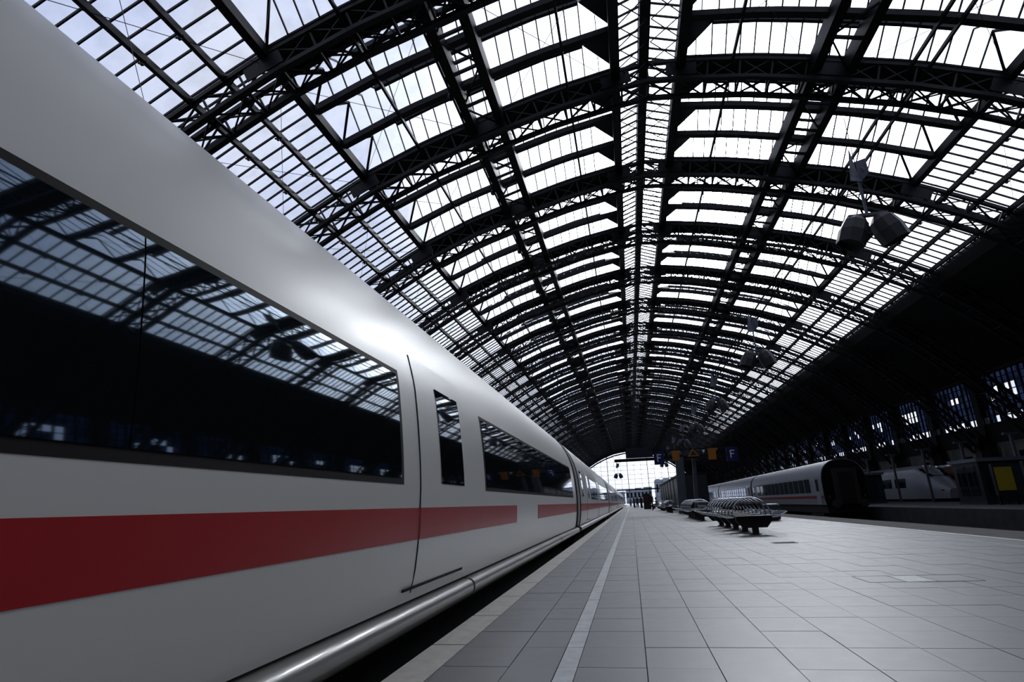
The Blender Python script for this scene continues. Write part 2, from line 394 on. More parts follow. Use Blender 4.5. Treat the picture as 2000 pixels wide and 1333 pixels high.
# ------------------------------------------------------------------ roof arches
W2, D = .62, 1.15
def make_arch():
    root = empty('roof_arch', (X0, 0, 0))
    rs = [-r for r in rr(0, 28.6, .72)][::-1]+rr(0, 28.6, .72)[1:]
    def top(r, y): n = an(r); return Vector((r, y, az(r)-.02))+n*-.12
    def bot(r, y): n = an(r); return Vector((r, y, az(r)))-n*D
    def nn(i): return ((0, 1, 0), an(rs[i]))
    for y in (-W2, W2):
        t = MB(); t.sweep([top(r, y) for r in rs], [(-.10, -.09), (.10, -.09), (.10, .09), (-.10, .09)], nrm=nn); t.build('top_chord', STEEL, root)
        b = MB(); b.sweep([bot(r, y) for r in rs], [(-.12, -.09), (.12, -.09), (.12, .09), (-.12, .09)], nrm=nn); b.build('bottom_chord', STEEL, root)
    l = MB()
    for i, (a, b) in enumerate(zip(rs, rs[1:])):
        for y in (-W2, W2):
            if i % 2 == 0:
                e = rs[min(i+2, len(rs)-1)]
                l.bar(top(a, y), bot(e, y), .05, .07, (0, 1, 0)); l.bar(bot(a, y), top(e, y), .05, .07, (0, 1, 0))
                l.bar(top(a, y), bot(a, y), .08, .08, (0, 1, 0))
        if i % 2 == 0:
            e = rs[min(i+2, len(rs)-1)]
            l.bar(bot(a, -W2), bot(e, W2), .06, .05); l.bar(bot(a, W2), bot(e, -W2), .06, .05)
            l.bar(bot(a, -W2), bot(a, W2), .10, .08)
            l.bar(top(a, -W2), top(e, W2), .05, .05)
    l.build('lattice', STEEL, root, stuff=True)
    for sgn in (-1, 1):
        f = MB(); f.bar((sgn*28.6, 0, 5.2), (sgn*28.6, 0, -.9), .9, 1.4); f.build('column', STEEL, root)
        for r in (1.55, 8.1, 14.6):
            gsst = MB(); gsst.bar(Vector((sgn*(r-.7), -W2-.05, az(r-.7)-.6)), Vector((sgn*(r+.7), -W2-.05, az(r+.7)-.6)), .04, .7)
            gsst.build('gusset_plate', STEEL, root)
    return root
arch0 = None
for k in range(K0, K1+1):
    yc = YC0+k*S
    if arch0 is None: a = arch0 = make_arch(); a.location = (X0, yc, 0)
    else: a = copy_tree(arch0, None, (X0, yc, 0))
    if k < 0: lab = ['dark lattice roof arch overhead, just in front of the picture edge', 'dark lattice roof arch behind the viewer, nearer one', 'dark lattice roof arch behind the viewer, farther one'][-k-1]
    else: lab = 'dark lattice roof arch, %s in view counted from the nearest' % ORD[k]
    tag(a, lab, 'roof arch', 'lattice arches of the station roof')
# ------------------------------------------------------------------ side walls with windows
WX = 31.6
def side_wall(sgn, name, vis):
    x = X0+sgn*(WX-X0)
    b = MB()
    b.box(min(x, x+sgn*.5), max(x, x+sgn*.5), YS-2, YE+2, 4.7, 6.3)
    b.box(min(x, x+sgn*.5), max(x, x+sgn*.5), YS-2, YE+2, 10.55, 11.6)
    wall = struct(b.build(name, CLAD))
    low = MB().box(min(x+sgn*1.2, x+sgn*1.5), max(x+sgn*1.2, x+sgn*1.5), YS-2, YE+2, -1, 4.9); low.build('lower_wall', FACADE if vis else CLAD, wall)
    cols = MB()
    for k in range(K0, K1+1):
        yc = YC0+k*S
        MB().box(min(x-sgn*.25, x+sgn*.6), max(x-sgn*.25, x+sgn*.6), yc-.45, yc+.45, -.9, 11).build('column', STEEL, wall)
    return wall, x
wr, xr = side_wall(1, 'wall_right', True)
wlft, xl = side_wall(-1, 'wall_left', False)
wn = 1
for k in range(0, K1):
    yc = YC0+k*S; y0, y1 = yc+.45, yc+S-.45
    fr = MB(); nc = 10; nr = 7; zb, zt = 6.3, 10.55
    for i in range(nc+1):
        y = y0+(y1-y0)*i/nc; t = .17 if i % 2 == 0 else .05
        fr.box(xr-.06, xr+.06, y-t/2, y+t/2, zb, zt)
    for j in range(nr+1):
        z = zb+(zt-zb)*j/nr; fr.box(xr-.04, xr+.04, y0, y1, z-.03, z+.03)
    win = struct(fr.build('window_%d' % wn, STEEL)); wn += 1
    rest = MB(); restc = MB()
    for i in range(nc):
        for j in range(nr):
            a, b = y0+(y1-y0)*i/nc, y0+(y1-y0)*(i+1)/nc; c, d = zb+(zt-zb)*j/nr, zb+(zt-zb)*(j+1)/nr
            clear = (j == 0 and random.random() < .8) or (j in (3, 4) and 2 < i < 8 and random.random() < .4)
            if 4 <= k <= 6: MB().box(xr-.01, xr+.01, a, b, c, d).build('pane', WCLEAR if clear else WGLASS, win)
            else: (restc if clear else rest).box(xr-.01, xr+.01, a, b, c, d)
    if rest.v:
        rest.build('panes', WGLASS, win, stuff=True)
        if restc.v: restc.build('clear_panes', WCLEAR, win, stuff=True)
# dark windows in the lower wall
for k in range(3, 12):
    yc = YC0+k*S
    for dy in (2.2, 5.2):
        f = MB().box(xr+1.14, xr+1.22, yc+dy, yc+dy+1.5, 1.6, 3.9); wobj = f.build('window_frame', STEEL, wr)
        MB().box(xr+1.12, xr+1.15, yc+dy+.1, yc+dy+.7, 1.7, 3.8).build('pane', TGLASS, wobj); MB().box(xr+1.12, xr+1.15, yc+dy+.8, yc+dy+1.4, 1.7, 3.8).build('pane', TGLASS, wobj)
bw = MB().box(-40, 46, YS-2.6, YS-2.2, -1, 25); struct(bw.build('wall_back_light_blocker', CLAD))  # unseen wall added behind the viewer to block light from the open end
# ------------------------------------------------------------------ far end wall
YW = YE+1.5
ew = MB()
opn = [(-15.2, 0), (-15.2, 13.7), (-11.5, 15.9), (-8.5, 17.3), (-5, 18.5), (-1, 19.2), (2.7, 19.3), (6.5, 18.7), (11, 17.1), (15.5, 14.6), (19.5, 11.6), (22.4, 8.6), (24.0, 5.5), (24.4, 0)]
outr = []
for x, z in opn:
    r = x-X0; outr.append((X0+r*1.6 if abs(r) > 14 else x, None))
for (a, b) in zip(opn[1:-1], opn[2:]):
    v = [(a[0], YW, a[1]), (b[0], YW, b[1]), (b[0], YW, 24), (a[0], YW, 24)]
    ew.pane(v, .4)
ew.box(-40, opn[0][0], YW, YW+.4, 0, 24); ew.box(opn[-1][0], 46, YW, YW+.4, 0, 24)
endw = struct(ew.build('wall_end', CLAD))
gm = MB()
for i in range(17):
    x = -15+i*2.45; t = .22 if i % 3 == 0 else .1; gm.box(x-t/2, x+t/2, YW+.5, YW+.7, 0, 20)
for i in range(12):
    z = 1+i*1.65; gm.box(-16, 25, YW+.52, YW+.66, z-.05, z+.05)
gm.box(-16, 25, YW+.4, YW+.9, 5.2, 5.7)
gw = struct(gm.build('window_%d' % wn, STEEL))
MB().box(-16, 25, YW+.58, YW+.6, 0, 20).build('pane', GLASS, gw)
# arched trim with a slit of daylight
tm = MB()
for (a, b) in zip(opn[1:-2], opn[2:-1]): tm.bar((a[0], YW-2, a[1]-.7), (b[0], YW-2, b[1]-.7), .4, .45)
struct(tm.build('trim_1', STEEL))
# city beyond
for i, (x0, x1, y, h, lb) in enumerate(((-30, -4, 420, 7, 'long low grey city block beyond the glazed end, left part'), (-3, 14, 400, 9, 'grey city block beyond the glazed end, below the sign gantry'), (16, 30, 380, 14, 'taller pale city block beyond the glazed end, behind the shelter'), (33, 60, 430, 18, 'tall blue grey city block beyond the end wall, far right'))):
    b = MB().box(x0, x1, y, y+20, 0, h)
    o = b.build('city_building', CITY); tag(o, lb, 'building', 'city blocks beyond the station')
    rfm = MB()
    for j in range(3):
        xx = x0+(x1-x0)*(j+.1)/3; rfm.box(xx, xx+(x1-x0)*(.18+.07*j), y+2, y+6, h, h+.5+(j*7 % 3)*.45)
    rfm.build('roof_block', CITY, o)
    for j in range(7):
        xx = x0+(x1-x0)*(j+.25)/7; MB().box(xx, xx+(x1-x0)*.07, y-.1, y+.1, h*.45, h*.8).build('window', TGLASS, o)
# ------------------------------------------------------------------ ground, platforms
MBg = MB().box(-60, 70, YS-30, 520, -1.4, -.95); struct(MBg.build('floor', BALLAST)).name = 'floor.ballast'
bpy.data.objects['floor.ballast'].name = 'floor'
EX0, EX1, PX = -1.52, -1.26, 8.2
pb = MB().box(EX0+.03, PX, YS, 215, -.94, -.03)
plat = struct(pb.build('floor', JOINT))
pc = MB().box(EX0+.12, EX0+.4, YS, 215, -.94, -.04)
# edge slabs
L = 1.128; nslab = 0
slabs = []
y = 4.40-L*8
far = MB()
while y < 214:
    if nslab < 130: MB().box(EX0, EX1-.006, y+.010, y+L-.010, -.2, 0).build('edge_slab', RIB, plat)
    else: far.box(EX0, EX1-.006, y+.006, y+L-.006, -.2, 0)
    y += L; nslab += 1
far.build('edge_slabs', RIB, plat, stuff=True)
# tiles
colsx = [-1.26, -.83, -.53, -.41, 0.0, .41, .83] + [.83+.42*i for i in range(1, 15)] + [6.79]
TL = .503; tiles = []
for ci, (a, b) in enumerate(zip(colsx, colsx[1:])):
    for j in range(-4, 120):
        y0 = 3.83+TL*j; tiles.append((a, b, y0, y0+TL, ci))
def tarea(t):
    q = [px((x, y, 0)) for x, y in ((t[0], t[2]), (t[1], t[2]), (t[1], t[3]), (t[0], t[3]))]
    if any(p is None for p in q): return 0
    cx = sum(p[0] for p in q)/4; cy = sum(p[1] for p in q)/4
    if not (-100 < cx < 2100 and cy < 1400): return 0
    s = 0
    for i in range(4): a, b = q[i], q[(i+1) % 4]; s += a[0]*b[1]-b[0]*a[1]
    return abs(s)/2
tiles.sort(key=lambda t: -tarea(t))
frest = [MB(), MB(), MB()]; grest = MB()
for n, (a, b, c, d, ci) in enumerate(tiles):
    jn = .0028; dz = random.uniform(-.0012, .0012)
    bx = (a+jn, b-jn, c+jn, d-jn, -.03, dz)
    if n < 300: MB().box(*bx).build('guide_tile' if ci == 2 else 'paving_tile', GUIDE if ci == 2 else random.choice(TILES), plat)
    elif ci == 2: grest.box(*bx)
    else: random.choice(frest).box(*bx)
for f, m in zip(frest, TILES): f.build('paving_tiles', m, plat, stuff=True)
grest.build('guide_tiles', GUIDE, plat, stuff=True)
MB().box(-1.26, -.53, 3.83+TL*120, 215, -.03, 0).build('far_paving', TILE, plat); MB().box(-.41, 6.79, 3.83+TL*120, 215, -.03, 0).build('far_paving', TILE, plat); MB().box(-.53, -.41, 3.83+TL*120, 215, -.03, 0).build('far_guide_strip', GUIDE, plat)
# near paving behind the viewer
MB().box(-1.26, 6.79, YS, 3.83-TL*4, -.03, 0).build('far_paving', TILE, plat)
# right edge of the platform: pale line and beige slabs
for i in range(60):
    y = 3.0+L*i*1.0; MB().box(6.93, PX, y+.004, y+L-.004, -.15, 0).build('coping_slab', BEIGE, plat)
MB().box(6.93, PX, 3+L*60, 215, -.15, 0).build('coping_strip', BEIGE, plat); MB().box(6.93, PX, YS, 3, -.15, 0).build('coping_strip', BEIGE, plat)
MB().box(6.795, 6.925, YS, 215, -.03, .001).build('guide_strip', GUIDE, plat)
MB().box(6.12, 6.16, 9, 60, -.02, .003).build('guide_strip', GUIDE, plat)
# second platform
p2 = MB().box(15.95, 24.3, YS, 215, -.94, 0); struct(p2.build('floor', CONC))
# tracks
for xc, nm in ((9.9, 'track beside the right platform edge'), (14.2, 'track under the parked coaches'), (-3.12, 'track under the moving white train'), (27.2, 'track beyond the second platform')):
    for s, sd in ((-1, 'left'), (1, 'right')):
        x = xc+s*.75
        b = MB().poly([(x-.075, -.95), (x+.075, -.95), (x+.02, -.92), (x+.018, -.82), (x+.036, -.8), (x+.036, -.76), (x-.036, -.76), (x-.036, -.8), (x-.018, -.82), (x-.02, -.92)], YS, 230)
        o = b.build('rail', RAILM); tag(o, '%s steel rail of the %s' % (sd, nm), 'rail', 'rails')
# ------------------------------------------------------------------ white high speed train on the left
HP = [(-1.70, .30), (-1.655, .45), (-1.62, .70), (-1.605, .97), (-1.60, 1.17), (-1.613, 1.45), (-1.638, 1.75), (-1.668, 1.97), (-1.75, 2.28), (-1.87, 2.55), (-2.04, 2.80), (-2.26, 3.02), (-2.55, 3.16), (-2.85, 3.22), (-3.12, 3.23)]
XC = -3.12
def hx(z):
    for (a, b), (c, d) in zip(HP, HP[1:]):
        if z <= d: return a+(c-a)*(z-b)/(d-b)
    return XC
def strip(z0, z1, y0, y1, off, th, side=1, n=8, ny=1, cut=None):
    """curved panel following the body side between two heights; a closed thin shell"""
    mb = MB(); zs = [z0+(z1-z0)*i/n for i in range(n+1)]; o = []
    for y in (y0, y1):
        row = []
        for z in zs:
            x = hx(z)+off
            row.append((x, y, z))
        back = [(x-th, y, z) for x, y, z in row]
        o.append(row+back[::-1])
    if side < 0: o = [[(2*XC-x, y, z) for x, y, z in q] for q in o]
    m = len(o[0]); v = o[0]+o[1]
    f = [tuple(range(m)), tuple(range(2*m-1, m-1, -1))]+[(i, i+m, (i+1) % m+m, (i+1) % m) for i in range(m)]
    if side < 0: f = [q[::-1] for q in f]
    mb.add(v, f)
    return mb
def smooth_profile(P, sub=3):
    out = []
    for i in range(len(P)-1):
        p0 = P[max(i-1, 0)]; p1 = P[i]; p2 = P[i+1]; p3 = P[min(i+2, len(P)-1)]
        for j in range(sub):
            t = j/sub
            out.append(tuple(.5*((2*p1[c])+(-p0[c]+p2[c])*t+(2*p0[c]-5*p1[c]+4*p2[c]-p3[c])*t*t+(-p0[c]+3*p1[c]-3*p2[c]+p3[c])*t**3) for c in (0, 1)))
    return out+[P[-1]]
HP = smooth_profile(HP)
def rc_strip(mb_list, name, m, parent): return mb_list.build(name, m, parent, smooth=True)
def train_car(y0, y1, label, near=False):
    root = empty('train_car', (XC, (y0+y1)/2, -.76)); yc = (y0+y1)/2
    iv = Vector((-XC, -yc, .76))
    def B(mb, name, m, parent=root):
        mb.v = [tuple(Vector(p)+iv) for p in mb.v]; return mb.build(name, m, parent, smooth=True)
    full = HP+[(2*XC-x, z) for x, z in reversed(HP[:-1])]
    b = MB()
    # slightly rounded ends
    rings = [(y0, .05), (y0+.05, .01), (y0+.12, 0), (y1-.12, 0), (y1-.05, .01), (y1, .05)]
    n = len(full); o = 0
    for y, ins in rings:
        for x, z in full:
            cx, cz = XC, 1.7; b.v.append((x+(cx-x)*ins, y, z+(cz-z)*ins))
    for i in range(len(rings)-1):
        for j in range(n):
            k = (j+1) % n; b.f.append((i*n+j, (i+1)*n+j, (i+1)*n+k, i*n+k))
    b.f.append(tuple(range(n))); b.f.append(tuple(range((len(rings)-1)*n, len(rings)*n))[::-1])
    body = B(b, 'body_shell', WHITE)
    for side in (1, -1):
        sk = MB()
        prof = [(-1.70, .28), (-1.655, .275), (-1.622, .255), (-1.605, .225), (-1.603, .19), (-1.615, .15), (-1.65, .115), (-1.72, .10), (-1.95, .10), (-1.95, .28)]
        if side < 0: prof = [(2*XC-x, z) for x, z in prof][::-1]
        segs = [(y0+.1, y0+4.5), (y0+4.56, (y0+y1)/2), ((y0+y1)/2+.06, y1-4.9), (y1-4.84, y1-.1)]
        for a, c in segs: B(MB().poly(prof, a, c), 'skirt', SKIRTM)
        # red stripe
        gap = (y1-9.95, y1-8.0) if near else (y1-.4, y1-.3)
        B(strip(.735, .965, y0+.12, gap[0], .004, .003, side), 'red_stripe', RED); B(strip(.735, .965, gap[1], y1-.12, .004, .003, side), 'red_stripe', RED)
        # window bands and door
        bands = [(y0+5.7, y1-14.25), (y1-11.8, y1-1.5)]
        for a, c in bands:
            B(strip(1.13, 1.985, a, c, .003, .003, side, 10), 'window_seal', SEAL)
            npn = max(1, round((c-a)/2.6))
            for i in range(npn):
                s0 = a+.05+(c-a-.1)*i/npn; s1 = a+.05+(c-a-.1)*(i+1)/npn
                B(strip(1.175, 1.945, s0+.004, s1-.004, .007, .003, side, 10), 'window_glass', TGLASS)
        for dy in (y1-13.9, y0+3.4):
            d = B(strip(.36, 2.2, dy, dy+1.45, .008, .006, side, 12), 'door', WHITE)
            B(strip(1.16, 2.0, dy+.5, dy+1.2, .012, .003, side, 8), 'door_window', TGLASS, d); B(strip(.735, .965, dy, dy+1.45, .0115, .003, side), 'red_stripe', RED, d)
            for e in (dy-.012, dy+1.45): B(strip(.36, 2.2, e, e+.014, .004, .003, side, 12), 'door_seam', SEAL, d)
            B(strip(.385, .405, dy-.2, dy+1.3, .016, .012, side, 1), 'step_slot', SEAL, d)
        B(strip(.3, 3.1, y1-.55, y1-.1, .006, .004, side, 28), 'end_seal', RUBBER); B(strip(.3, 3.1, y0+.1, y0+.4, .006, .004, side, 28), 'end_seal', RUBBER)
        if not near: B(strip(1.2, 2.05, y0+1.2, y0+1.75, .008, .003, side, 8), 'end_window', TGLASS)
    # bogies
    for by in (y0+3.2, y1-3.2):
        bg = MB().box(XC-1.1, XC+1.1, by-1.6, by+1.6, -.55, -.1); bo = B(bg, 'bogie', DARK)
        for wy in (by-1.25, by+1.25):
            for wx in (XC-.75, XC+.75):
                w_ = MB().lathe([(0, -.07), (.42, -.07), (.46, -.05), (.46, .07), (0, .07)], 16, Matrix.Translation((wx, wy, -.285)) @ Matrix.Rotation(math.pi/2, 4, 'Y')); B(w_, 'wheel', DARK, bo)
    B(MB().box(XC-1.15, XC+1.15, y0+5, y1-5, -.45, .3), 'underfloor', DARK)
    gprof = [(x*.955+XC*.045, z*.97) for x, z in full]
    B(MB().poly(gprof, y1-.02, y1+.6), 'gangway_bellows', RUBBER)
    tag(root, label, 'train car', 'cars of the white train on the left')
    return root
CL = 24.75; y1 = 18.25
for i, lb in enumerate(['white high speed train car with red stripe, nearest and largest, filling the left side', 'white train car with red stripe directly behind the nearest one', 'white train car with red stripe, third from the viewer', 'white train car with red stripe, fourth from the viewer', 'white train car with red stripe, fifth from the viewer', 'white train car with red stripe, sixth and farthest']):
    train_car(y1-CL, y1, lb, i == 0); y1 += CL+.62
# ------------------------------------------------------------------ parked coaches on the right
def coach(y0, y1, label, tail=False):
    xc = 14.22; root = empty('passenger_coach', (xc, (y0+y1)/2, -.76)); iv = Vector((-xc, -(y0+y1)/2, .76))
    def B(mb, name, m, parent=root, sm=False):
        mb.v = [tuple(Vector(p)+iv) for p in mb.v]; return mb.build(name, m, parent, smooth=sm)
    side = [(-1.34, .25), (-1.41, .6), (-1.41, 1.9), (-1.38, 2.15)]
    roof = [(-1.38, 2.15), (-1.30, 2.45), (-1.12, 2.78), (-.8, 3.05), (-.4, 3.2), (0, 3.25)]
    sp = side+[(-x, z) for x, z in reversed(side)]
    B(MB().poly([(xc+x, z) for x, z in sp], y0, y1), 'body', COACHW)
    rp = smooth_profile(roof, 3); rp = rp+[(-x, z) for x, z in reversed(rp[:-1])]
    B(MB().poly([(xc+x*1.005, z+.004) for x, z in rp], y0-.02, y1+.02), 'roof', COACHR, sm=True)
    for s in (-1, 1):
        xo = xc+s*1.413
        B(MB().box(min(xo, xo+s*.012), max(xo, xo+s*.012), y0+.05, y1-.05, .66, .86), 'red_stripe', SRED)
        nw = 12
        for i in range(nw):
            a = y0+2.6+(y1-y0-5.2)*(i+.12)/nw; c = y0+2.6+(y1-y0-5.2)*(i+.88)/nw
            fo = B(MB().box(min(xo, xo+s*.02), max(xo, xo+s*.02), a-.05, c+.05, 1.07, 2.03), 'window_frame', SEAL)
            B(MB().box(min(xo, xo+s*.03), max(xo, xo+s*.03), a, c, 1.12, 1.98), 'window_glass', TGLASS, fo)
        for dy in (y0+.5, y1-1.5):
            d = B(MB().box(min(xo, xo+s*.016), max(xo, xo+s*.016), dy, dy+1.0, .28, 2.05), 'door', COACHW)
            B(MB().box(min(xo, xo+s*.026), max(xo, xo+s*.026), dy+.22, dy+.78, 1.15, 1.95), 'door_window', TGLASS, d)
    ep = [(x*.97, z) for x, z in side]+[(x*.97, z-.03) for x, z in smooth_profile(roof, 2)]
    ep = ep+[(-x, z) for x, z in reversed(ep[:-1])]
    e = B(MB().poly([(xc+x, z) for x, z in ep], y0-.1, y0-.005), 'end_face', RUBBER)
    B(MB().box(xc-.72, xc+.72, y0-.5, y0-.1, .25, 2.6), 'gangway', DARK, e); B(MB().box(xc-.45, xc+.45, y0-.54, y0-.5, .3, 2.35), 'gangway_door', SEAL, e)
    for s in (-1, 1):
        B(MB().lathe([(0, 0), (.1, 0), (.1, .45), (.26, .47), (.26, .52), (0, .53)], 12, Matrix.Translation((xc+s*.88, y0-.05, .3)) @ Matrix.Rotation(math.pi/2, 4, 'X')), 'buffer', DARK, e)
        B(MB().lathe([(0, 0), (.08, 0), (.1, .06), (0, .07)], 10, Matrix.Translation((xc+s*1.1, y0-.08, .75)) @ Matrix.Rotation(math.pi/2, 4, 'X')), 'tail_lamp', LENSM, e)
    B(MB().box(xc-1.2, xc+1.2, y0+.3, y1-.3, -.3, .25), 'underframe', DARK)
    for by in (y0+3, y1-3):
        bo = B(MB().box(xc-1.15, xc+1.15, by-1.5, by+1.5, -.55, -.15), 'bogie', DARK)
        for wy in (by-1.2, by+1.2):
            for wx in (xc-.75, xc+.75):
                B(MB().lathe([(0, -.07), (.44, -.07), (.47, .07), (0, .07)], 14, Matrix.Translation((wx, wy, -.28)) @ Matrix.Rotation(math.pi/2, 4, 'Y')), 'wheel', DARK, bo)
    tag(root, label, 'coach', 'parked coaches on the right')
yy = 43.3
for lb in ('grey white coach with dark end face nearest the viewer on the right tracks', 'grey white coach coupled behind the dark ended one', 'grey white coach farthest along the right track'):
    coach(yy, yy+23.6, lb); yy += 24.3
# ------------------------------------------------------------------ trains beyond the second platform
def far_train(x, ya, label, red):
    root = empty('regional_train', (x, ya, -.76)); iv = Vector((-x, -ya, .76))
    def B(mb, name, m, parent=root, sm=False):
        mb.v = [tuple(Vector(p)+iv) for p in mb.v]; return mb.build(name, m, parent, smooth=sm)
    ln = 40
    prof = [(-1.4, .2), (-1.45, 1.2), (-1.38, 2.2), (-1.1, 2.8), (-.5, 3.1), (.5, 3.1), (1.1, 2.8), (1.38, 2.2), (1.45, 1.2), (1.4, .2)]
    b = MB(); n = len(prof)
    secs = [(0, .0), (.0, .0)]
    secs = [(-4.2, .35, .28), (-3.2, .62, .45), (-2, .82, .68), (-1, .94, .86), (0, 1, 1), (ln, 1, 1)] if not red else [(-.3, .95, .96), (0, 1, 1), (ln, 1, 1)]
    for y, sx, sz in secs:
        for px_, pz in prof: b.v.append((x+px_*sx, ya+y, .2+(pz-.2)*sz))
    for i in range(len(secs)-1):
        for j in range(n):
            k = (j+1) % n; b.f.append((i*n+j, (i+1)*n+j, (i+1)*n+k, i*n+k))
    b.f.append(tuple(range(n))); b.f.append(tuple(range((len(secs)-1)*n, len(secs)*n))[::-1])
    B(b, 'body', DRED if red else COACHW, sm=True)
    B(MB().box(x-1.2, x+1.2, ya-.2, ya+ln, -.5, .2), 'underframe', DARK)
    B(MB().poly([(x-1.12, 2.78), (x-.5, 3.13), (x+.5, 3.13), (x+1.12, 2.78)], ya+.2, ya+ln), 'roof', COACHW)
    for i in range(12):
        B(MB().box(x-1.46, x-1.40, ya+1.2+i*3, ya+3.4+i*3, 1.2, 2.05), 'window_glass', TGLASS)
    if not red:
        B(MB().add([(x-.8, ya-2.1, 2.12), (x+.8, ya-2.1, 2.12), (x+.95, ya-.6, 2.83), (x-.95, ya-.6, 2.83)], [(0, 1, 2, 3)]).bar((x-.8, ya-2.1, 2.12), (x+.8, ya-2.1, 2.12), .05, .05), 'windscreen', TGLASS)
        for s in (-1, 1): B(MB().box(x+s*.62-.15, x+s*.62+.15, ya-3.75, ya-3.0, .82, .95), 'tail_lamp', RED)
    tag(root, label, 'train')
far_train(26.6, 59.5, 'pale train with sloping nose behind the second platform', False)
far_train(29.6, 57.2, 'red train with pale roof behind the sloping nose', True)
# ------------------------------------------------------------------ second platform furniture
for i, (x, y) in enumerate(((20.6, 34.9), (20.2, 36.9))):
    r = empty('poster_board', (x, y, 0))
    MB().box(-.5, .5, -.12, .12, .5, 2.2).build('frame', BOARD, r); MB().box(-.42, .42, -.15, -.12, .75, 2.0).build('poster', YELLOW, r)
    for s in (-.42, .42): MB().box(s-.05, s+.05, -.06, .06, 0, .5).build('post', STEEL, r)
    tag(r, ('yellow board in dark frame on the second platform, nearest one', 'yellow board in dark frame on the second platform, farther one')[i], 'board', 'yellow boards')
kl = ['glazed waiting booth on the second platform right of the coach end', 'dark kiosk on the second platform between booth and sloping nose', 'dark kiosk on the second platform just left of the yellow boards']
for i, (x, y) in enumerate(((20, 66), (20.5, 58), (21.1, 39.8))):
    r = empty('platform_kiosk', (x, y, 0))
    MB().box(-1.2, 1.2, -1.4, 1.4, .12, 2.4).build('cabin', BOARD, r); MB().box(-1.35, 1.35, -1.6, 1.6, 2.4, 2.6).build('roof', STEEL2, r)
    MB().box(-1.25, 1.25, -1.45, 1.45, 0, .12).build('plinth', CONC, r)
    for dy in (-1.0, .1): MB().box(-1.24, -1.2, dy, dy+.85, .5, 2.2).build('pane', TGLASS, r)
    MB().box(-1.0, 1.0, -1.44, -1.4, .5, 2.2).build('pane', TGLASS, r)
    tag(r, kl[i], 'kiosk')
for i in range(6):
    y = 40.2+i*5.6; r = empty('platform_post', (23, y, 0))
    MB().box(-.07, .07, -.07, .07, 0, 4.0).build('post', PILLAR, r); MB().box(-.4, .4, -.12, .12, 4.0, 4.12).build('cross_arm', PILLAR, r)
    tag(r, 'grey T shaped post on the second platform, %s from the right picture edge' % ORD[i], 'post', 'T posts on the second platform')
# ------------------------------------------------------------------ benches
def make_bench():
    r = empty('wire_bench', (0, 0, 0)); n = 5; ln = 6.0
    MB().box(-.09, .09, -.05, ln+.05, .3, .42).build('rail_beam', BENCHM, r)
    for i in range(n):
        y = ln*i/(n-1)
        MB().box(-.075, .075, y-.075, y+.075, .0, .3).build('leg', BENCHM, r)
        MB().box(-.13, .13, y-.12, y+.12, 0, .02).build('foot_plate', BENCHM, r)
        MB().poly([(-.45, .45), (.45, .45), (.46, .36), (.3, .17), (-.3, .17), (-.46, .36)], y-.06, y+.06).build('bracket', BENCHM, r)
        MB().box(-.46, .46, y-.22, y+.22, .45, .475).build('tray', BENCHM, r)
    nh = 10
    for i in range(nh):
        y = .25+(ln-.5)*i/(nh-1)
        h = []
        for j in range(17):
            t = math.pi*j/16; h.append((.50*math.cos(t), y, .46+.48*math.sin(t)))
        MB().tube(h, .017, 8).build('back_hoop', CHROME, r, smooth=True)
    for s in (-1, 1):
        ns = 4
        for i in range(ns):
            ya, yb = .2+1.42*i, .2+1.42*i+1.28
            sm = MB()
            def sp(u): return (s*(.40+.52*u), .45-.05*math.sin(math.pi*min(u*1.2, 1))+.10*u*u)
            path = [(sp(u)[0], ya, sp(u)[1]) for u in (0, .25, .5, .75, .95)]+[(sp(1)[0], ya+.08, sp(1)[1]), (sp(1)[0], yb-.08, sp(1)[1])]+[(sp(u)[0], yb, sp(u)[1]) for u in (.95, .75, .5, .25, 0)]
            sm.tube(path, .014, 6)
            for j in range(1, 5):
                y = ya+(yb-ya)*j/5; sm.tube([(sp(u)[0], y, sp(u)[1]) for u in (0, .25, .5, .75, 1)], .007, 5)
            for u in (.3, .65): sm.tube([(sp(u)[0], ya, sp(u)[1]), (sp(u)[0], yb, sp(u)[1])], .007, 5)
            sm.build('seat', CHROME, r, smooth=True)
    return r
bench = make_bench(); bl = ['nearest chrome wire bench with arched back hoops on black legs', 'second chrome wire bench, just behind the nearest', 'third wire bench from the viewer, beside the sign pillar', 'fourth wire bench from the viewer, along the dark shelter', 'fifth and farthest wire bench, beside the standing people']
for i, lb in enumerate(bl):
    b = bench if i == 0 else copy_tree(bench)
    b.location = (3.13, (16.7, 28.4, 49.2, 60.6, 84.0)[i], 0); tag(b, lb, 'bench', 'wire benches on the platform')
# ------------------------------------------------------------------ bin, covers
r = empty('litter_bin', (5.6, 26.0, 0))
MB().lathe([(0, .02), (.30, .02), (.33, .1), (.34, .5), (.30, .56), (0, .57)], 20).build('drum', BOARD, r, smooth=True); MB().lathe([(.25, .57), (.33, .56), (.355, .60), (.33, .64), (.2, .66), (0, .66)], 20).build('rim', STEEL2, r, smooth=True)
MB().lathe([(0, 0), (.24, 0), (.24, .02), (0, .02)], 16).build('foot', BOARD, r)
tag(r, 'low round dark bin with a pale rim behind the nearest bench', 'bin')
r = empty('drain_cover', (3.05, 13.45, 0))
MB().box(-.24, .24, -.16, .16, .0015, .008).build('frame', BENCHM, r)
for j in range(6): MB().box(-.2, .2, -.13+j*.047, -.107+j*.047, .008, .014).build('bar', BENCHM, r)
tag(r, 'small dark drain cover in the paving in front of the bench', 'drain')
r = empty('access_hatch', (2.95, 7.55, 0))
f = MB()
for a in ((-.5, .62, -.27, -.262), (-.5, .62, .255, .263), (-.5, -.492, -.27, .263), (-.13, -.122, -.27, .263), (.17, .178, -.27, .263), (.612, .62, -.27, .263)): f.box(*a, .0015, .004)
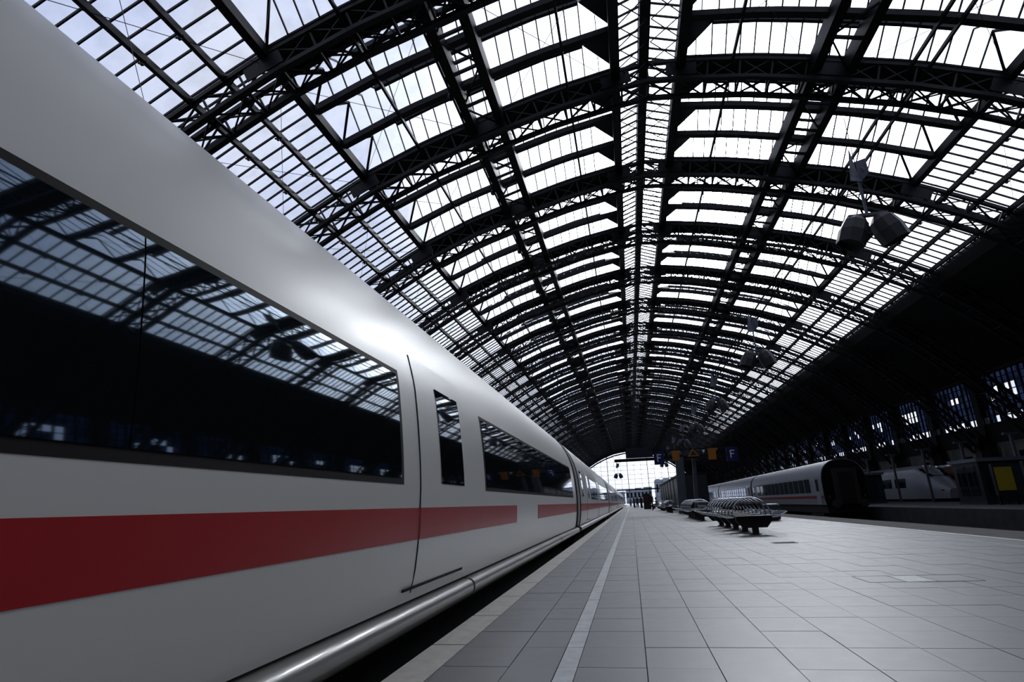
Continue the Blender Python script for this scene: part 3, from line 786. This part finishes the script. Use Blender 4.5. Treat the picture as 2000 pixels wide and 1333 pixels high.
f.build('frame', BENCHM, r); MB().box(-.49, -.135, -.26, .25, .0015, .003).build('lid', TILES[1], r); MB().box(-.12, .168, -.26, .25, .0015, .003).build('pale_lid', GUIDE, r); MB().box(.182, .61, -.26, .25, .0015, .003).build('lid', TILES[1], r)
tag(r, 'access hatch with a pale middle lid set in the paving at right', 'hatch')
# ------------------------------------------------------------------ sign gantry
YG = 46.0
g = empty('sign_gantry', (4.0, YG, 0)); gx = lambda x: x-4.0
MB().poly([(gx(3.42), 0), (gx(4.05), 0), (gx(4.18), 4.1), (gx(3.62), 4.1)], -.25, .25).build('pillar', PILLAR, g)
MB().poly([(gx(4.68), 0), (gx(4.95), 0), (gx(5.2), 4.1), (gx(4.92), 4.1)], .6, .9).build('pillar', PILLAR, g)
MB().box(gx(-1.0), gx(8.1), -.12, .12, 3.98, 4.2).build('beam', STEEL, g); MB().box(gx(1.9), gx(8.2), -.1, .1, 4.62, 4.72).build('beam', STEEL, g)
MB().bar((gx(3.9), 0, 4.05), (gx(5.05), .75, 4.05), .12, .12).build('tie', STEEL, g)
tag(g, 'grey twin pillar gantry carrying the overhead platform signs', 'gantry')
def board(name, x0, x1, z0, z1, m, label, cat, grp=None, letter=None):
    o = empty(name, ((x0+x1)/2, YG-.22, (z0+z1)/2)); w2, h2 = (x1-x0)/2, (z1-z0)/2
    MB().box(-w2, w2, -.06, .06, -h2, h2).build('panel', m, o)
    if letter == 'F':
        k = .9; l = MB(); l.box(-.17*k, -.08*k, -.075, -.06, -.32*k, .32*k); l.box(-.08*k, .2*k, -.075, -.06, .23*k, .32*k); l.box(-.08*k, .14*k, -.075, -.06, -.03*k, .06*k); l.build('letter', LETTER, o)
    MB().box(-.04, .04, -.02, .08, h2, h2+.12).build('hanger', STEEL, o)
    tag(o, label, cat, grp); return o
board('platform_sign', 2.02, 2.78, 3.62, 4.62, BLUE, 'blue sign with white letter F, left of the sign pillar', 'sign', 'blue letter signs', 'F')
board('platform_sign', 7.34, 8.16, 3.62, 4.66, BLUE, 'blue sign with white letter F at the right end of the gantry', 'sign', 'blue letter signs', 'F')
board('orange_board', 3.40, 3.92, 3.86, 4.60, ORANGE, 'square orange board above the thick sign pillar', 'sign', 'orange boards')
o = board('orange_board', 6.04, 6.60, 3.80, 4.64, ORANGE, 'orange board with a pointed corner near the right letter sign', 'sign', 'orange boards')
MB().poly([(.28, .42), (.48, .42), (.28, .12)], -.05, .05).build('pointer', ORANGE, o)
o = empty('warning_sign', (4.95, YG-.3, 4.1))
MB().poly([(-.42, 0), (.42, 0), (0, .58)], -.03, .03).build('panel', ORANGE, o); MB().poly([(-.26, .08), (.26, .08), (0, .44)], -.036, -.03).build('inset', BOARD, o)
MB().box(-.02, .02, 0, .12, .2, .62).build('hanger', STEEL, o)
tag(o, 'triangular orange warning sign between the two orange boards', 'sign')
o = empty('arrow_sign', (5.72, YG-.2, 4.42)); MB().box(-.22, .22, -.03, .03, -.16, .22).build('panel', BOARD, o); MB().poly([(-.12, .13), (.12, .13), (0, -.12)], -.036, -.03).build('arrow', LETTER, o); MB().box(-.02, .02, 0, .12, .2, .3).build('hanger', STEEL, o)
tag(o, 'small dark sign with a white downward triangle on the gantry', 'sign')
o = empty('display_board', (1.0, YG-.4, 4.55)); MB().box(-1.05, .95, -.15, .15, -.35, .42).build('case', BOARD, o); MB().box(-.05, .05, .15, .3, -.1, .1).build('hanger', STEEL, o); MB().box(-.9, .8, -.17, -.15, -.22, .3).build('screen', mat('screen_dark', (.03, .035, .05), .2), o)
tag(o, 'wide black train display board at the left end of the gantry', 'display')
# ------------------------------------------------------------------ dark shelter, people, luggage kiosk
sh = empty('waiting_shelter', (4.75, 50, 0))
for i in range(24):
    y = 2.5+i*1.6
    MB().box(-.35, -.29, y+.03, y+1.57, .15, 3.0).build('panel', BOARD, sh)
    if i % 3 == 0: MB().box(-.4, -.24, y-.08, y+.08, 0, 3.1).build('post', STEEL, sh)
MB().box(-.45, 1.9, 2.4, 41, 3.05, 3.2).build('roof', STEEL, sh); MB().box(1.7, 1.8, 2.5, 41, 0, 3.05).build('back_panel', BOARD, sh)
MB().box(-.36, 1.75, 2.42, 2.5, .1, 3.0).build('end_panel', BOARD, sh)
tag(sh, 'long dark panelled waiting shelter behind the sign pillar', 'shelter')
SKIN = mat('skin', (.35, .2, .14), .6); HAIR = mat('dark_hair', (.02, .015, .01), .7)
def person(x, y, rz, coat_c, trou_c, label, h=1.76, seated=False):
    o = empty('person', (x, y, 0), rz); k = h/1.76
    me = bpy.data.meshes.new('body')
    if not seated:
        J = [((0, 0, .95), .15), ((0, .01, 1.15), .145), ((0, 0, 1.36), .16), ((0, 0, 1.5), .06), ((0, .02, 1.62), .095), ((0, .02, 1.72), .08),
             ((.10, 0, .88), .10), ((.11, .03, .5), .07), ((.12, -.02, .1), .045), ((.13, .13, .04), .04),
             ((-.10, 0, .88), .10), ((-.11, -.03, .5), .07), ((-.12, -.1, .1), .045), ((-.13, .05, .04), .04),
             ((.21, 0, 1.4), .065), ((.27, -.02, 1.12), .05), ((.27, .08, .88), .04), ((.26, .11, .78), .035),
             ((-.21, 0, 1.4), .065), ((-.27, -.02, 1.12), .05), ((-.27, .08, .88), .04), ((-.26, .11, .78), .035)]
    else:
        J = [((0, 0, .56), .15), ((0, -.02, .75), .145), ((0, 0, .96), .16), ((0, .02, 1.1), .06), ((0, .05, 1.22), .095), ((0, .05, 1.32), .08),
             ((.10, .08, .54), .10), ((.11, .45, .52), .07), ((.12, .45, .1), .045), ((.13, .58, .04), .04),
             ((-.10, .08, .54), .10), ((-.11, .45, .52), .07), ((-.12, .42, .1), .045), ((-.13, .55, .04), .04),
             ((.21, 0, 1.0), .065), ((.26, .05, .74), .05), ((.2, .28, .66), .04), ((.14, .36, .64), .035),
             ((-.21, 0, 1.0), .065), ((-.26, .05, .74), .05), ((-.2, .28, .66), .04), ((-.14, .36, .64), .035)]
    ed = [(0, 1), (1, 2), (2, 3), (3, 4), (4, 5), (0, 6), (6, 7), (7, 8), (8, 9), (0, 10), (10, 11), (11, 12), (12, 13), (2, 14), (14, 15), (15, 16), (16, 17), (2, 18), (18, 19), (19, 20), (20, 21)]
    me.from_pydata([tuple(c*k for c in p) for p, _ in J], ed, []); b = bpy.data.objects.new('body', me); C.objects.link(b); b.parent = o
    sm = b.modifiers.new('skin', 'SKIN'); b.modifiers.new('sub', 'SUBSURF').levels = 1; b.modifiers['sub'].render_levels = 1
    for i, (p, rd) in enumerate(J): me.skin_vertices[0].data[i].radius = (rd*k, rd*k)
    me.skin_vertices[0].data[0].use_root = True
    m = mat('cloth_%d' % len(bpy.data.materials), coat_c, .8); me.materials.append(m)
    hz = (1.68 if not seated else 1.28)*k; hy = .02 if not seated else .05
    MB().lathe([(0, -.1), (.06, -.08), (.075, -.02), (.07, .05), (.04, .09), (0, .1)], 12, Matrix.Translation((0, hy+.03, hz-.03))).build('face', SKIN, o, smooth=True)
    MB().lathe([(.098, -.05), (.105, .02), (.08, .09), (.03, .12), (0, .125)], 12, Matrix.Translation((0, hy-.02, hz))).build('hair', HAIR, o, smooth=True)
    t = mat('trousers_%d' % len(bpy.data.materials), trou_c, .8)
    for s in (-1, 1):
        i = 6 if s > 0 else 10; pts = [Vector(J[i+q][0])*k for q in range(3)]
        tr = MB()
        tr.tube([pts[0]+Vector((0, 0, .02)), pts[1], pts[2]], .085*k, 10); tr.build('trouser_leg', t, o, smooth=True)
    tag(o, label, 'person'); return o
person(2.35, 73.4, 2.8, (.012, .012, .014), (.01, .01, .012), 'person in black standing closest, left of the shelter', 1.85)
person(1.45, 90.0, .5, (.015, .016, .02), (.012, .012, .016), 'person in dark coat standing beside the brown kiosk', 1.75)
person(.95, 98.0, 3.0, (.02, .022, .03), (.015, .015, .02), 'person in dark clothes in the far group, right one', 1.78)
person(.45, 100.0, 2.0, (.02, .02, .024), (.014, .014, .02), 'person in dark clothes in the far group, left one', 1.8)
person(-.15, 124.0, 3.1, (.22, .27, .36), (.05, .06, .09), 'person in pale blue far down the platform beside the train', 1.75)
person(2.62, 64.5, 1.4, (.25, .23, .21), (.04, .04, .05), 'seated person in a pale jacket on a far bench', 1.72, True)
k = empty('platform_cabinet', (2.05, 81, 0)); MB().box(-.45, .45, -.5, .5, .06, 1.9).build('cabinet', mat('kiosk_brown', (.03, .017, .012), .6), k); MB().box(-.35, .35, -.53, -.5, .9, 1.7).build('front_panel', mat('kiosk_red', (.06, .014, .01), .5), k); MB().box(-.48, .48, -.53, .53, 1.9, 1.98).build('top', BOARD, k); MB().box(-.42, .42, -.46, .46, 0, .06).build('foot', BOARD, k)
tag(k, 'dark brown cabinet standing behind the person in black', 'cabinet')
# ------------------------------------------------------------------ hanging lamps
def make_lamp():
    r = empty('hanging_lamp', (0, 0, 13.0))
    MB().bar((0, 0, .6), (0, 0, 2.7), .11, .11).build('rod', STEEL2, r)
    b = MB(); b.pane([(-.6, -.5, 2.2), (.05, -.1, 2.3), (.05, .3, 3.6), (-.2, -.1, 4.1)], .05); b.build('bracket_plate', STEEL2, r)
    b = MB(); b.pane([(.05, -.1, 2.3), (.45, -.2, 2.7), (.6, .2, 3.7), (.05, .3, 3.6)], .05); b.build('bracket_plate', STEEL2, r)
    MB().tube([(0, 0, 2.7), (0, 0, 6.0)], .02, 6).build('suspension_cable', STEEL, r)
    MB().bar((-.85, 0, .58), (.85, 0, .58), .26, .14).build('yoke', STEEL2, r)
    for s in (-1, 1):
        Mx = Matrix.Translation((s*.72, 0, -.15)) @ Matrix.Rotation(s*-.38, 4, 'Y') @ Matrix.Rotation(math.pi/8, 4, 'Z')
        h = MB().lathe([(0, .72), (.28, .72), (.54, .45), (.66, -.1), (.63, -.75), (.57, -.75), (.55, -.35), (0, -.3)], 8, Mx).build('hood', LAMPM, r)
        MB().lathe([(0, -.5), (.5, -.5), (.53, -.45), (0, -.42)], 8, Mx).build('lens', LENSM, h)
        MB().tube([(s*.3, 0, .58), (s*.65, 0, .5)], .05, 6).build('joint', STEEL2, r)
    return r
lamp = make_lamp()
for i in range(8):
    l = lamp if i == 0 else copy_tree(lamp)
    l.location = (12.25, 27.2+25.5*i, 13.0)
    tag(l, 'twin hood floodlight hanging under the right roof half, %s from the viewer' % ORD[i], 'lamp', 'twin hood hanging lamps')
l = copy_tree(lamp); l.location = (-3.2, YC0+20*S, 9.2); MB().tube([(0, 0, 6.0), (0, 0, 10.9)], .03, 6).build('suspension_cable', STEEL, l); tag(l, 'twin hood floodlight hanging alone before the far glazed end', 'lamp', 'twin hood hanging lamps')
# small floodlight cluster on the dark cladding
r = empty('spot_cluster', (24.2, 55.5, 12.1))
MB().box(-.08, .08, -1.0, 1.0, .0, .1).build('rail', STEEL, r); MB().box(-.08, .08, -1.0, 1.0, -.55, -.45).build('rail', STEEL, r); MB().box(-.05, .05, -.05, .05, 0, .9).build('hanger', STEEL, r)
for j in range(4):
    for q in range(2): MB().lathe([(0, 0), (.09, 0), (.17, .2), (.17, .24), (0, .22)], 10, Matrix.Translation((-.1, -.75+j*.5, .05-q*.5)) @ Matrix.Rotation(math.pi/2+.4, 4, 'X')).build('spot', LENSM, r, smooth=True)
tag(r, 'rack of eight small spotlights under the dark side roof', 'lamp')
bpy.context.view_layer.update()
